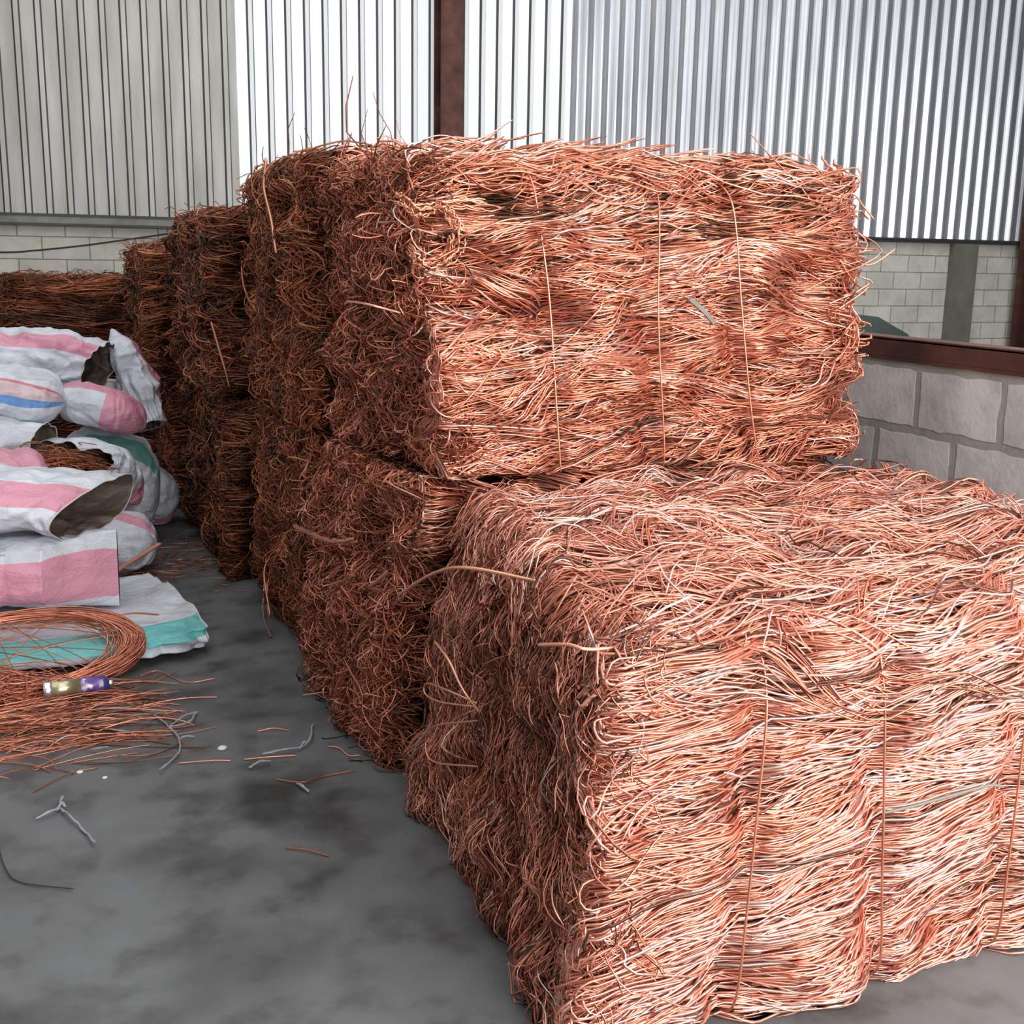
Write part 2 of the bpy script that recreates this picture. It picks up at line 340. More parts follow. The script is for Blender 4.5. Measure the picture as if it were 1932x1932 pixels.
def stubs(acc, F, N, L=(.03, .1), rad=(.0015, .003), tint=(.2, .8), lean=(0, 0)):
    """single ends that stick out of the face"""
    K = 6; t = np.linspace(0, 1, K)[None]; u0 = RNG.uniform(0, F.w, N)[:, None]; v0 = RNG.uniform(0, F.h, N)[:, None]
    Ls = RNG.uniform(*L, N)[:, None]; du = RNG.normal(lean[0], .9, N)[:, None]; dv = RNG.normal(lean[1], .9, N)[:, None]
    b2 = RNG.normal(0, .8, N)[:, None]
    acc.wires(F.world(u0+Ls*(du*t+b2*t*t), v0+Ls*(dv*t-b2*t*t), -.05+Ls*1.1*np.sin(t*1.9), False), RNG.uniform(*rad, N), RNG.uniform(*tint, N))

def bale(lo, hi, label, loc=None):
    lo = np.array(lo, float); hi = np.array(hi, float)
    e = empty('copper_wire_bale', ((lo[0]+hi[0])/2, (lo[1]+hi[1])/2, lo[2]))
    tag(e, label, 'bale of copper wire', 'baled copper wire')
    a = Acc(); i = .075
    a.box(lo+(i, i, .01), hi-(i, i, i), 0, 1)
    x0, y0, z0 = lo; x1, y1, z1 = hi; w_, d_, h_ = hi-lo
    mk = lambda s, **k: {'front': Face((x0, y0, z0), (1, 0, 0), (0, 0, 1), (0, -1, 0), w_, h_, **k),
                         'left': Face((x0, y0, z0), (0, 1, 0), (0, 0, 1), (-1, 0, 0), d_, h_, **k),
                         'right': Face((x1, y0, z0), (0, 1, 0), (0, 0, 1), (1, 0, 0), d_, h_, **k),
                         'back': Face((x0, y1, z0), (1, 0, 0), (0, 0, 1), (0, 1, 0), w_, h_, **k),
                         'top': Face((x0, y0, z1), (1, 0, 0), (0, 1, 0), (0, 0, 1), w_, d_, **k)}[s]
    return e, a, mk
def finish(e, a, mats, lo=(-9, -9, .002), hi=(99, 99, 99), warp=None):
    a.V = [np.clip(warp(v) if warp else v, lo, hi) for v in a.V]
    o = link('wire_mass', a.mesh('wire_mass', mats), e); o['kind'] = 'stuff'
    return o
def wire_part(name, pts, r, e, mt=None, k=40, tint=.8, sides=6, n=1, jit=0.):
    a = Acc(); p = spline(pts, k)
    for i in range(n):
        q = p+(RNG.normal(0, jit, 3)+RNG.normal(0, jit*.4, p.shape) if n > 1 else 0)
        a.wires(q[None], r, np.clip(tint+RNG.normal(0, .1), 0, 1) if n > 1 else tint, sides)
    return link(name, a.mesh(name, mt or TIE), e)

LITCOPPER = copper('brightly_lit_copper_strands', [(0, (.12, .075, .055)), (.08, (.25, .11, .075)), (.3, (.54, .19, .12)), (.6, (.82, .35, .24)), (.9, (.92, .51, .40)), (1, (.86, .76, .72))])  # paler, pinker copper copy: strong light on the near bale put into colour
SF = [LITCOPPER, CORE]
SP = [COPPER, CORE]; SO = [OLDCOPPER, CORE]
# A: the near, low bale
def warpA(v):
    x, y, z = v[:, 0], v[:, 1], v[:, 2]; k = np.clip((2.2-x)/1.2, 0, 1); q = np.clip(y-2.0, 0, 1.5); h = np.clip(z/.9, 0, 1)
    return np.stack([x+k*(q*(.05+.10*h)+.02-.06*(1-h)*(q < 9)), y, z+.05*np.clip(z-.4, 0, 1)*q], 1)
e, a, mk = bale((1.0, 2.0, 0), (2.86, 3.46, .915), 'nearest low bale of bright pinkish copper wire at the lower right')
tiesA = [(.36, .06), (.765, -.06), (1.13, .02), (1.55, 0)]
F = mk('front', ties=tiesA, knots=[(.40, .78, .4, .14), (.72, .55, .3, .14), (1.13, .5, .3, .14), (1.1, .3, .3, .12)], seed=3, round_=.045)
bundles(a, F, 640, (6, 13), (.35, .95), (.0024, .0042), .10, .13, .022, (-.07, .02), (.5, 1.0), (.0, .02))
bundles(a, F, 60, (4, 8), (.2, .5), (.0022, .004), .05, .4, .02, (.0, .035), (.5, .95), (.01, .03))
hairpins(a, F, 110, 0, tint=(.45, .95))
T = mk('top', seed=9, relief=.05, round_=.045)
bundles(a, T, 520, (5, 11), (.3, .8), (.0022, .004), .05, .25, .026, (-.07, .02), (.4, .95), (.04, .06))
tangle(a, T, 1100, (.12, .45), (.002, .0036), .1, .7, 1.4, (-.02, .03), (.45, .95), .03, 10)
Lf = mk('left', seed=14)
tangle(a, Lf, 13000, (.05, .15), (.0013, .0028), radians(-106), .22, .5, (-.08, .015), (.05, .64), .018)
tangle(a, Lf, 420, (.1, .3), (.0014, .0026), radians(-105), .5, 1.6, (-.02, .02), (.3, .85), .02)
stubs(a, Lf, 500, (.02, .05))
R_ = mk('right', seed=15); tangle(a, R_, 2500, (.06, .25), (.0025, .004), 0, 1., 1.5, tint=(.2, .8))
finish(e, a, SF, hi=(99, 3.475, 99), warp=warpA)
for (u0, u1, tt) in ((1.355, 1.385, .55), (1.752, 1.69, .35), (2.112, 2.118, .4), (2.535, 2.535, .5)):
    wire_part('binding_wire', [(u0, 2.03, .006), (u0, 1.962, .08), ((u0*2+u1)/3, 1.955, .3), ((u0+2*u1)/3, 1.955, .55), (u1, 1.965, .80), (u1, 2.05, .91), (u1+.02, 2.4, .93), (u1+.01, 3.0, .91), (u1, 3.4, .89)], .0032, e, tint=tt)
wire_part('loose_wire', [(.93, 2.143, .906), (.96, 2.06, .93), (1.0, 2.03, .925), (1.15, 2.06, .91)], .0042, e, tint=.95)
wire_part('loose_wire', [(2.47, 3.0, .90), (2.506, 3.0, .93), (2.562, 3.0, .985), (2.676, 3.0, 1.027), (2.808, 2.99, .948), (2.791, 2.98, .90)], .0035, e, tint=.85)
wire_part('loose_wire', [(2.75, 2.9, .91), (2.805, 2.9, .95), (2.896, 2.9, .935), (2.95, 2.88, .885)], .0035, e, tint=.3)
wire_part('loose_wire', [(.885, 3.02, .775), (.90, 2.767, .90), (.94, 2.60, .955), (1.10, 2.47, .935)], .0048, e, tint=.85)
wire_part('loose_wire', [(.95, 2.58, .60), (.90, 2.70, .575), (.885, 2.78, .57), (.888, 2.775, .60), (.90, 2.64, .628), (.95, 2.56, .616)], .0028, e, tint=.5)
wire_part('loose_wire', [(.95, 2.55, .575), (.9, 2.745, .49), (.9, 2.82, .42), (.9, 2.76, .385), (.96, 2.573, .44)], .0028, e, tint=.5)
wire_part('loose_wire', [(.9, 2.747, .724), (.895, 2.62, .716), (.91, 2.558, .661), (.95, 2.54, .6)], .0035, e, tint=.85)
BALE_A = e

# B: front column of the tall stack, lower (mostly behind A) and upper
tiesB = [(.395, 0), (.775, .045), (1.157, -.077)]
e, a, mk = bale((1.01, 3.54, 0), (2.70, 4.55, 1.0), 'lower bale of the tall front stack, directly behind the low near bale')
F = mk('front', ties=[.45, .88, 1.3], seed=31); bundles(a, F, 120, (6, 12), (.35, .8), (.003, .0045), 0, .15, .022, vr=(.75, 1))
Lf = mk('left', seed=34)
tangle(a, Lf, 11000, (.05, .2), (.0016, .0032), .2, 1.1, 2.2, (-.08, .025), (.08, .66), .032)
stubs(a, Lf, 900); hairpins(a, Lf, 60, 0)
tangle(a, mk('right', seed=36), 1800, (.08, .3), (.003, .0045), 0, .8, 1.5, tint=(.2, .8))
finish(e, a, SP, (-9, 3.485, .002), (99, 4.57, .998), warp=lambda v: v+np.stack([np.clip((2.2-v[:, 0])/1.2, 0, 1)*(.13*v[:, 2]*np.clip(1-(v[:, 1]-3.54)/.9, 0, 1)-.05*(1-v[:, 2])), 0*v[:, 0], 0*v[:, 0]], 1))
wire_part('loose_wire', [(1.0, 3.58, .62), (.93, 3.50, .66), (.90, 3.30, .74), (.90, 3.18, .80)], .006, e, tint=.85)
wire_part('bent_copper_strip', [(.90, 4.54, .64), (.89, 4.216, .685), (.90, 3.86, .735), (.94, 3.70, .775)], .007, e, tint=.45, n=3, jit=.006)
e, a, mk = bale((1.07, 3.53, .985), (2.68, 4.55, 2.0), 'upper bale of the tall front stack, bright copper facing the low bale')
F = mk('front', ties=tiesB, knots=[(.42, .82, .7, .2), (1.14, .80, .85, .24), (.45, .45, .4, .14), (1.17, .45, .45, .14), (.85, .3, .4, .14), (1.22, .2, .5, .16)], seed=41, relief=.07, round_=.035)
bundles(a, F, 720, (6, 13), (.35, .95), (.0024, .0044), 0, .20, .026, (-.10, .02), (.30, .92), (.0, .06), crimp=.009)
bundles(a, F, 90, (4, 9), (.15, .45), (.0028, .0044), .1, .5, .026, (.0, .04), (.45, .95), (.0, .07))
for (fu, fv, fl, fs, cnt) in ((1.42, .76, .42, -.30, 9), (1.40, .82, .40, -.05, 7), (1.38, .88, .42, .22, 7), (.85, .84, .5, .15, 8), (.2, .80, .4, .1, 6), (.75, .60, .5, .25, 6), (.25, .62, .35, -.2, 5), (.95, .42, .5, .2, 6)):
    G = mk('front', ties=(), seed=43, relief=.03); G.O = G.O+np.array([fu-.12, 0, fv-.05]); G.w, G.h = .24, .10
    bundles(a, G, cnt, (8, 15), (fl*.8, fl*1.2), (.0026, .0044), fs, .10, .045, (.0, .03), (.45, .95), (.3, .3), wav=.008)
bundles(a, F, 26, (8, 14), (.2, .5), (.003, .0045), .1, .2, .02, (.0, .02), (.0, .1), (.0, .02), vr=(.80, .95))
hairpins(a, F, 70, 0); hairpins(a, F, 120, 1, L=(.1, .3))
Lf = mk('left', seed=44)
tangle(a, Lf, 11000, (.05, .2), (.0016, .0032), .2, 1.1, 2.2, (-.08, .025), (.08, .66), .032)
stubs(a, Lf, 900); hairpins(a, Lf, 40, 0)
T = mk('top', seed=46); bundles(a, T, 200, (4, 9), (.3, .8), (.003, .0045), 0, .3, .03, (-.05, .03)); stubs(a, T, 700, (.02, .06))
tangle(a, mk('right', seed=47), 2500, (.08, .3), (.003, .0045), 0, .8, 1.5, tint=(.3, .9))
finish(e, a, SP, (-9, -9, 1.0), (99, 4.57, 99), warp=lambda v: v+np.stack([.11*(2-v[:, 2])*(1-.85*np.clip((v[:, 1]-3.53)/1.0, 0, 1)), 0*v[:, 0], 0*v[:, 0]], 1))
for pts, tt in (([(1.46, 3.60, 1.99), (1.463, 3.50, 1.93), (1.482, 3.475, 1.794), (1.516, 3.468, 1.579), (1.549, 3.468, 1.253), (1.574, 3.47, 1.01)], .8),
                ([(1.89, 3.60, 1.99), (1.895, 3.47, 1.9), (1.91, 3.46, 1.511), (1.95, 3.455, 1.1), (1.955, 3.46, 1.01)], .35),
                ([(2.15, 3.60, 1.99), (2.165, 3.48, 1.92), (2.19, 3.46, 1.81), (2.222, 3.455, 1.582), (2.283, 3.455, 1.233), (2.337, 3.46, 1.01)], .7)):
    wire_part('binding_wire', pts, .0034, e, tint=tt)
wire_part('loose_wire', [(2.60, 3.54, 1.90), (2.676, 3.5, 1.942), (2.737, 3.5, 1.898), (2.788, 3.5, 1.854)], .0036, e, tint=.8)
wire_part('loose_wire', [(2.55, 3.5, 1.82), (2.685, 3.5, 1.733), (2.781, 3.5, 1.697), (2.892, 3.5, 1.755)], .0036, e, tint=.7)
wire_part('loose_wire', [(2.62, 3.5, 1.56), (2.72, 3.49, 1.60), (2.78, 3.49, 1.63), (2.76, 3.5, 1.60), (2.66, 3.5, 1.54)], .0036, e, tint=.8)
wire_part('loose_wire', [(.92, 3.75, 1.545), (.91, 3.639, 1.556), (.92, 3.45, 1.555), (1.02, 3.46, 1.53)], .004, e, tint=.85)
wire_part('folded_wire_loop', [(1.02, 3.50, 1.87), (1.041, 3.48, 1.86), (1.07, 3.47, 1.835), (1.12, 3.47, 1.838), (1.17, 3.49, 1.86), (1.3, 3.5, 1.86)], .0035, e, tint=.55, n=6, jit=.008)
wire_part('folded_wire_loop', [(1.10, 3.50, 1.84), (1.16, 3.465, 1.83), (1.19, 3.46, 1.76), (1.16, 3.46, 1.69), (1.09, 3.47, 1.665), (1.06, 3.49, 1.71)], .0035, e, tint=.6, n=9, jit=.012)
wire_part('folded_wire_loop', [(1.12, 3.50, 1.36), (1.15, 3.47, 1.405), (1.23, 3.465, 1.42), (1.33, 3.47, 1.40), (1.46, 3.50, 1.375)], .0035, e, tint=.85, n=9, jit=.010)

# C: column behind B
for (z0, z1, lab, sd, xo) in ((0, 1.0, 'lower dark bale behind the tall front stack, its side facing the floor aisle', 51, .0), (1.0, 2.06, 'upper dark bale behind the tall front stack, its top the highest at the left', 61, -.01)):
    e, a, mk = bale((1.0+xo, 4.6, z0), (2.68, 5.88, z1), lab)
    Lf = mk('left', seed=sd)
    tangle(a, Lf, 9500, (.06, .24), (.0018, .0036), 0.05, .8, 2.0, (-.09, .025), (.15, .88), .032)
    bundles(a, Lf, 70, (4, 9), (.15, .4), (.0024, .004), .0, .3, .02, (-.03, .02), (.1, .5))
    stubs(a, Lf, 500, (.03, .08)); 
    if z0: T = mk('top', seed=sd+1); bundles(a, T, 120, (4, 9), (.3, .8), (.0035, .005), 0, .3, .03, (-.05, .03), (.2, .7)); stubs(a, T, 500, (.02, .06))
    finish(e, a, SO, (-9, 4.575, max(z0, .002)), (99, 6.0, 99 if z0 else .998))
    if z0:
        wire_part('loose_wire', [(.95, 5.25, 2.10), (.93, 5.2, 1.98), (.92, 5.0, 1.84), (.91, 4.85, 1.70)], .008, e, tint=.6)
    else:
        wire_part('loose_wire', [(.99, 5.70, .30), (.94, 5.55, .10), (.90, 5.35, .02), (.88, 5.05, .01)], .004, e, tint=.9)
        wire_part('loose_wire', [(.95, 5.40, .30), (.90, 5.30, .24), (.89, 5.12, .10), (.90, 5.22, .08), (.93, 5.40, .17)], .005, e, tint=.5)

# D, E: columns farther back; F: long bale against the back wall
def far_bale(lo, hi, lab, sd, dens, clip, top=True, slope=.0):
    e, a, mk = bale(lo, hi, lab); w_, d_, h_ = np.array(hi)-np.array(lo)
    F = mk('front', seed=sd, relief=.06)
    bundles(a, F, int(dens*w_*h_), (5, 10), (.25, .7), (.0032, .0052), slope, .16, .028, (-.1, .03), (.06, .7), (.04, .04), K=9)
    hairpins(a, F, int(dens*h_*.35), 0, rad=(.003, .0045), tint=(.1, .6))
    Lf = mk('left', seed=sd+2)
    tangle(a, Lf, int(dens*9*d_*h_), (.08, .3), (.003, .0048), 0, .5, 1.6, (-.09, .03), (.05, .6), .04)
    if top: stubs(a, mk('top', seed=sd+3), 900, (.03, .1), (.002, .0035)); bundles(a, mk('top', seed=sd+4), 90, (4, 8), (.3, .8), (.0035, .005), 0, .3, .03, (-.05, .02), (.1, .6))
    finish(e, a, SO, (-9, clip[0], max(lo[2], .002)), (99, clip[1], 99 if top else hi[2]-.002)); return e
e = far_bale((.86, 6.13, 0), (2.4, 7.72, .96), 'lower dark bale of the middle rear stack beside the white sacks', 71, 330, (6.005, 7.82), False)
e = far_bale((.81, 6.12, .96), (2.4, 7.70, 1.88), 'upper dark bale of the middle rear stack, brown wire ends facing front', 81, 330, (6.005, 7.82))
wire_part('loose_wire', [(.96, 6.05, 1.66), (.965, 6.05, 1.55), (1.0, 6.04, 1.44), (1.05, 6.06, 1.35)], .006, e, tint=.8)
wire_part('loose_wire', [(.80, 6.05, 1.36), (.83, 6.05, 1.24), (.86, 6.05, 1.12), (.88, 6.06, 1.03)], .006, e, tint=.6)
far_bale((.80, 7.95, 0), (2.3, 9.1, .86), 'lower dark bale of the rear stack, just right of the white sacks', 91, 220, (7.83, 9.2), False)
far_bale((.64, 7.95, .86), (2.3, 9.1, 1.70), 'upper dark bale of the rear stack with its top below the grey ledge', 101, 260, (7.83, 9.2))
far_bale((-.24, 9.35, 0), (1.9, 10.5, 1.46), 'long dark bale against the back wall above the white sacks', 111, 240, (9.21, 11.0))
#@@PART2
# ------------------------------------------------------------------ woven sacks
WHITE = (.66, .69, .76)
def sackmat(name, stripes, ends=(), base=WHITE, drift=0.):
    """stripes: (u0, u1, colour) around the girth; ends: (v0, v1, colour) along the length"""
    m, nt, b = mat(name, rough=.5)
    uv = nt.nodes.new('ShaderNodeUVMap'); sp = nt.nodes.new('ShaderNodeSeparateXYZ'); nt.links.new(uv.outputs[0], sp.inputs[0])
    d = nt.nodes.new('ShaderNodeMath'); d.operation = 'MULTIPLY_ADD'; nt.links.new(sp.outputs[1], d.inputs[0]); d.inputs[1].default_value = drift; nt.links.new(sp.outputs[0], d.inputs[2])
    c = mixc(nt, .0, base, base); 
    n1 = noise(nt, 7, 6); base_c = ramp(nt, [(.25, tuple(x*.80 for x in base)), (.5, base), (.8, tuple(min(1, x*1.10) for x in base))], n1); c = base_c
    for src, lst in ((d.outputs[0], stripes), (sp.outputs[1], ends)):
        for lo, hi, col in lst:
            a = nt.nodes.new('ShaderNodeMath'); a.operation = 'GREATER_THAN'; a.inputs[1].default_value = lo; nt.links.new(src, a.inputs[0])
            e = nt.nodes.new('ShaderNodeMath'); e.operation = 'LESS_THAN'; e.inputs[1].default_value = hi; nt.links.new(src, e.inputs[0])
            f = nt.nodes.new('ShaderNodeMath'); f.operation = 'MULTIPLY'; nt.links.new(a.outputs[0], f.inputs[0]); nt.links.new(e.outputs[0], f.inputs[1])
            g = nt.nodes.new('ShaderNodeMath'); g.operation = 'MULTIPLY'; g.inputs[1].default_value = .9; nt.links.new(f.outputs[0], g.inputs[0])
            c = mixc(nt, g.outputs[0], c, col)
    dirt = ramp(nt, [(.36, (.62, .60, .57)), (.5, (1, 1, 1))], noise(nt, 3.2, 8, rough=.7))
    c = mixc(nt, .55, c, dirt, 'MULTIPLY')
    ge = nt.nodes.new('ShaderNodeNewGeometry'); c = mixc(nt, ge.outputs['Backfacing'], c, (.15, .11, .085)); nt.links.new(c, b.inputs['Base Color'])  # inner side coloured dark brown: shade inside the sack plus copper dirt
    cr = noise(nt, 16, 5, rough=.6, stretch=(1, 1.6, 1.6)); fine = noise(nt, 130, 2)
    ad = nt.nodes.new('ShaderNodeMath'); ad.operation = 'MULTIPLY_ADD'; ad.inputs[1].default_value = .06; nt.links.new(fine, ad.inputs[0]); nt.links.new(cr, ad.inputs[2])
    bump(nt, b, ad.outputs[0], .55, .03)
    return m
PINK = (.70, .27, .37); TEAL = (.10, .50, .50); BLUE = (.10, .30, .70); RED = (.62, .16, .20); PALE = (.70, .52, .54)
HEM, _, _ = mat('sack_hem', (.62, .62, .60), .6)

def sack(label, path, hw, hh, stripes, ends=(), start='round', end='round', side=None, cut=0., cutdir=pi, p=2.6, wr=.02, seed=1, ns=96, nt_=128, drift=0., zmin=.005, pleats=0., roll=0., base=WHITE):
    P = spline(path, ns); P0 = P.mean(0)
    k = np.linspace(0, 1, ns); HW = np.interp(k, np.linspace(0, 1, len(hw)), hw); HH = np.interp(k, np.linspace(0, 1, len(hh)), hh)
    arc = np.concatenate([[0], np.cumsum(np.linalg.norm(np.diff(P, axis=0), axis=1))]); Lt = arc[-1]
    cap = lambda d, r: np.sqrt(np.clip(1-np.clip(1-d/r, 0, 1)**2.4, 0, 1))
    r = min(.16, Lt*.3)
    if start == 'round': HW = HW*np.maximum(cap(arc, r), .02); HH = HH*np.maximum(cap(arc, r), .02)
    if end == 'round': HW = HW*np.maximum(cap(Lt-arc, r), .02); HH = HH*np.maximum(cap(Lt-arc, r), .02)
    T = np.gradient(P, axis=0); T /= np.linalg.norm(T, axis=1, keepdims=True)
    S = np.cross([0, 0, 1.], T) if side is None else np.broadcast_to(np.array(side, float), T.shape)
    S = S-(S*T).sum(1, keepdims=True)*T; S = S/np.linalg.norm(S, axis=1, keepdims=True); Un = np.cross(T, S)
    if roll:
        ra = (roll*k**2)[:, None]; S, Un = S*np.cos(ra)+Un*np.sin(ra), Un*np.cos(ra)-S*np.sin(ra)
    th = np.linspace(0, 2*pi, nt_, endpoint=False); c, s = np.cos(th), np.sin(th)
    ce = np.sign(c)*np.abs(c)**(2/p); se = np.sign(s)*np.abs(s)**(2/p)
    dirn = S[:, None]*ce[None, :, None]*HW[:, None, None]+Un[:, None]*se[None, :, None]*HH[:, None, None]
    V = P[:, None]+dirn
    nrm = dirn/(np.linalg.norm(dirn, axis=2, keepdims=True)+1e-6)
    q = V-P0
    a1 = vnoise(q*[4, 5, 6], seed); wq = q+.06*np.stack([vnoise(q*5, seed+1), vnoise(q*5, seed+2), vnoise(q*5, seed+3)], -1)
    rd = np.abs(vnoise(wq*[7, 9, 9], seed+4)); rd2 = np.abs(vnoise(wq*[12, 17, 17], seed+6))
    dq = q@np.array([[.8, .3, .5], [-.5, .8, .3], [-.3, -.5, .8]])
    cr1 = np.exp(-(vnoise(dq*[2.2, 6, 6]+9, seed+8)/.10)**2); cr2 = np.exp(-(vnoise(wq*[6, 3, 3]+5, seed+9)/.09)**2)
    dsp = wr*(1.5*a1+1.6*(.5-rd)+.7*(.4-rd2)-.75*cr1-.65*cr2)
    if pleats: dsp = dsp+pleats*np.sin(th*13+2*a1[:, :]*2)[...]*np.linspace(0, 1, ns)[:, None]**2
    size = np.minimum(1, np.linalg.norm(dirn, axis=2)/.06)
    V = V+nrm*(dsp*size)[..., None]
    if cut:
        amt = cut*(.5+.5*np.cos(th-cutdir))**1.5; V = V-T[:, None]*(amt[None]*np.linspace(0, 1, ns)[:, None]**2)[..., None]
    V[..., 2] = np.maximum(V[..., 2], zmin)
    i = np.arange(ns-1)[:, None]*nt_; j = np.arange(nt_)[None]; j2 = (j+1) % nt_
    Q = np.stack([i+j, i+j2, i+nt_+j2, i+nt_+j], -1).reshape(-1, 4)
    u0 = np.broadcast_to(j/nt_, (ns-1, nt_)); u1 = u0+1/nt_; v0 = np.broadcast_to((np.arange(ns-1)/(ns-1))[:, None], (ns-1, nt_)); v1 = v0+1/(ns-1)
    uv = np.stack([np.stack([u0, v0], -1), np.stack([u1, v0], -1), np.stack([u1, v1], -1), np.stack([u0, v1], -1)], 2).reshape(-1, 2)
    m = sackmat('woven_sack_fabric', stripes, ends, base, drift)
    o = link('woven_sack', mesh_np('woven_sack', V.reshape(-1, 3), Q, m, True, uv=uv))
    tag(o, label, 'sack', 'heap of woven sacks')
    if end == 'open':
        ring = np.vstack([V[-1], V[-1][:1]])
        a = Acc(); a.wires(ring[None], .003, 0, 5); link('hem', a.mesh('hem', HEM), o)
    return o

sack('flat teal-striped white sack on the floor, under the copper coil', [(-1.0, 5.41, .062), (-.4, 5.41, .062), (.15, 5.40, .064), (.38, 5.42, .07), (.535, 5.46, .08)], [.45, .55, .56, .55, .50], [.055, .055, .055, .065, .07],
     [(.345, .487, TEAL)], end='open', wr=.015, seed=11, cut=.07, cutdir=pi, p=3.0, pleats=.018)
big = sack('closed flat-ended white sack with pink lower band, lying above the copper coil', [(-1.0, 5.52, .315), (-.4, 5.5, .315), (0, 5.48, .315), (.26, 5.36, .312)], [.27, .30, .30, .006], [.15, .155, .16, .168],
     [(.445, .60, PINK)], end='seam', wr=.014, seed=12, p=3.4)
sack('large white sack with broad pink band and wide open mouth facing right', [(-1.0, 5.55, .63), (-.4, 5.52, .63), (0, 5.48, .61), (.32, 5.44, .56)], [.27, .30, .31, .28], [.13, .13, .125, .13],
     [(.34, .46, PINK)], end='open', cut=.30, cutdir=pi*1.05, wr=.016, seed=13, drift=.02, p=1.9, roll=.16)
sack('small grey-white sack on the floor, peeking out behind the open-mouthed sack', [(.06, 6.46, .16), (.28, 6.46, .16), (.52, 6.43, .13)], [.17, .18, .17], [.17, .17, .12], [(.27, .33, PINK)], wr=.02, seed=14)
sack('pink-topped sack between the rolled white sack and the open-mouthed sack', [(-1.0, 6.24, .43), (-.3, 6.24, .43), (.03, 6.22, .41)], [.2, .2, .2], [.30, .30, .28], [(.2, .5, PINK)], wr=.015, seed=15)
sack('white sack with rolled round mouth at the left edge, over the loose copper', [(-1.0, 6.74, .69), (-.3, 6.70, .69), (.0, 6.62, .675)], [.2, .2, .17], [.125, .125, .105], [], end='open', cut=.05, wr=.014, seed=16)
sack('white sack with blue line and pale pink patch at the left edge', [(-1.0, 7.0, .95), (-.3, 6.97, .94), (.11, 6.86, .88)], [.24, .24, .2], [.14, .15, .13], [(.49, .525, BLUE), (.385, .405, RED), (.405, .49, PALE)], wr=.016, seed=17)
sack('topmost white sack with pink band, gathered at its dark right end', [(-1.0, 7.58, 1.07), (-.2, 7.55, 1.06), (.12, 7.50, 1.05), (.36, 7.42, 1.01)], [.28, .28, .26, .18], [.17, .18, .17, .13], [(.32, .43, PINK)], end='open', cut=.10, cutdir=pi*1.2, wr=.022, seed=18, pleats=.012)
sack('grey-white sack hanging down the right flank of the heap, pink upper edge', [(.41, 7.66, 1.23), (.47, 7.62, 1.05), (.55, 7.58, .85), (.60, 7.52, .64)], [.05, .15, .2, .2], [.03, .09, .12, .08], [(.20, .33, PINK)], (), side=(0, 1, 0), end='open', wr=.022, seed=19, pleats=.02)
sack('white sack with pink top and rounded pink right end, mid heap', [(.06, 7.06, .85), (.2, 7.03, .85), (.38, 7.0, .80), (.53, 6.96, .71)], [.16, .2, .2, .16], [.12, .12, .115, .09], [(.20, .36, PINK)], ((.55, .98, PINK), (.0, .10, PINK)), wr=.014, seed=20)
sack('white sack with green band across its top, below the pink-ended sack', [(.0, 7.2, .34), (.3, 7.19, .34), (.61, 7.14, .32)], [.22, .23, .2], [.32, .32, .28], [(.30, .40, (.10, .36, .31))], wr=.022, seed=21)
sack('torn open white sack with pink end, spilling brown copper wire', [(.46, 6.78, .30), (.36, 6.78, .44), (.18, 6.70, .56), (-.08, 6.56, .60)], [.06, .16, .22, .24], [.05, .12, .13, .10], [], ((0., .26, PINK),), end='open', cut=.34, cutdir=pi*.15, wr=.014, seed=22, pleats=.012)
sack('white sack with pink bottom edge, lying lowest at the right of the heap', [(.15, 7.64, .19), (.45, 7.64, .19), (.77, 7.60, .17)], [.17, .18, .16], [.2, .2, .17], [(.60, .66, PINK)], wr=.022, seed=23)
sack('small grey sack end sticking out behind the heap beside the rear bale', [(.25, 7.78, .80), (.48, 7.76, .81), (.66, 7.72, .80)], [.08, .09, .08], [.1, .11, .09], [(.28, .36, PINK)], wr=.018, seed=24)

# grey letter printed on the front sack
fc = bpy.data.curves.new('print', 'FONT'); fc.body = 'E'; fc.size = .085; fc.extrude = .0005; fc.align_x = 'CENTER'
fo = bpy.data.objects.new('print_tmp', fc); COL.objects.link(fo)
me = bpy.data.meshes.new_from_object(fo.evaluated_get(bpy.context.evaluated_depsgraph_get())); bpy.data.objects.remove(fo)
PRINT, _, _ = mat('grey_print_ink', (.36, .38, .44), .7); me.materials.clear(); me.materials.append(PRINT); me.name = 'printed_letter'
pr = link('printed_letter', me, big); pr.matrix_parent_inverse = Matrix(); 
best = min((p for p in big.data.polygons if p.normal.y < -.1), key=lambda p: (p.center.x+.205)**2+(p.center.z-.425)**2)
pr.location = best.center+best.normal*.002; pr.rotation_euler = best.normal.to_track_quat('Z', 'Y').to_euler()

# copper inside the torn sack
def heap(label, c, r, N, L, rad, tint, flat=.5, mats=OLDCOPPER, name='copper_wire_tangle', cat='copper wire', kind=None, group=None, zmin=.004):
    a = Acc(); K = 10; t = np.linspace(0, 1, K)[None]
    q = RNG.normal(0, .45, (N, 3))*np.array(r); th = RNG.normal(0, .7, N); kap = RNG.normal(0, 1.6, N); Ls = RNG.uniform(*L, N)
    ang = th[:, None]+kap[:, None]*(t-.5); st = Ls[:, None]/(K-1)
    x = np.cumsum(np.cos(ang)*st, 1); y = np.cumsum(np.sin(ang)*st, 1)
    x += q[:, :1]-x.mean(1, keepdims=True); y += q[:, 1:2]-y.mean(1, keepdims=True)
    z = q[:, 2:]+RNG.normal(0, .02, (N, 1))*np.sin(pi*t)+.25*r[2]*(1-np.clip((x/r[0])**2+(y/r[1])**2, 0, 3))
    P = np.stack([x, y, z], -1)+np.array(c); P[..., 2] = np.maximum(P[..., 2], zmin)
    a.wires(P, RNG.uniform(*rad, N), RNG.uniform(*tint, N))
    o = link(name, a.mesh(name, mats)); tag(o, label, cat, group, kind); return o
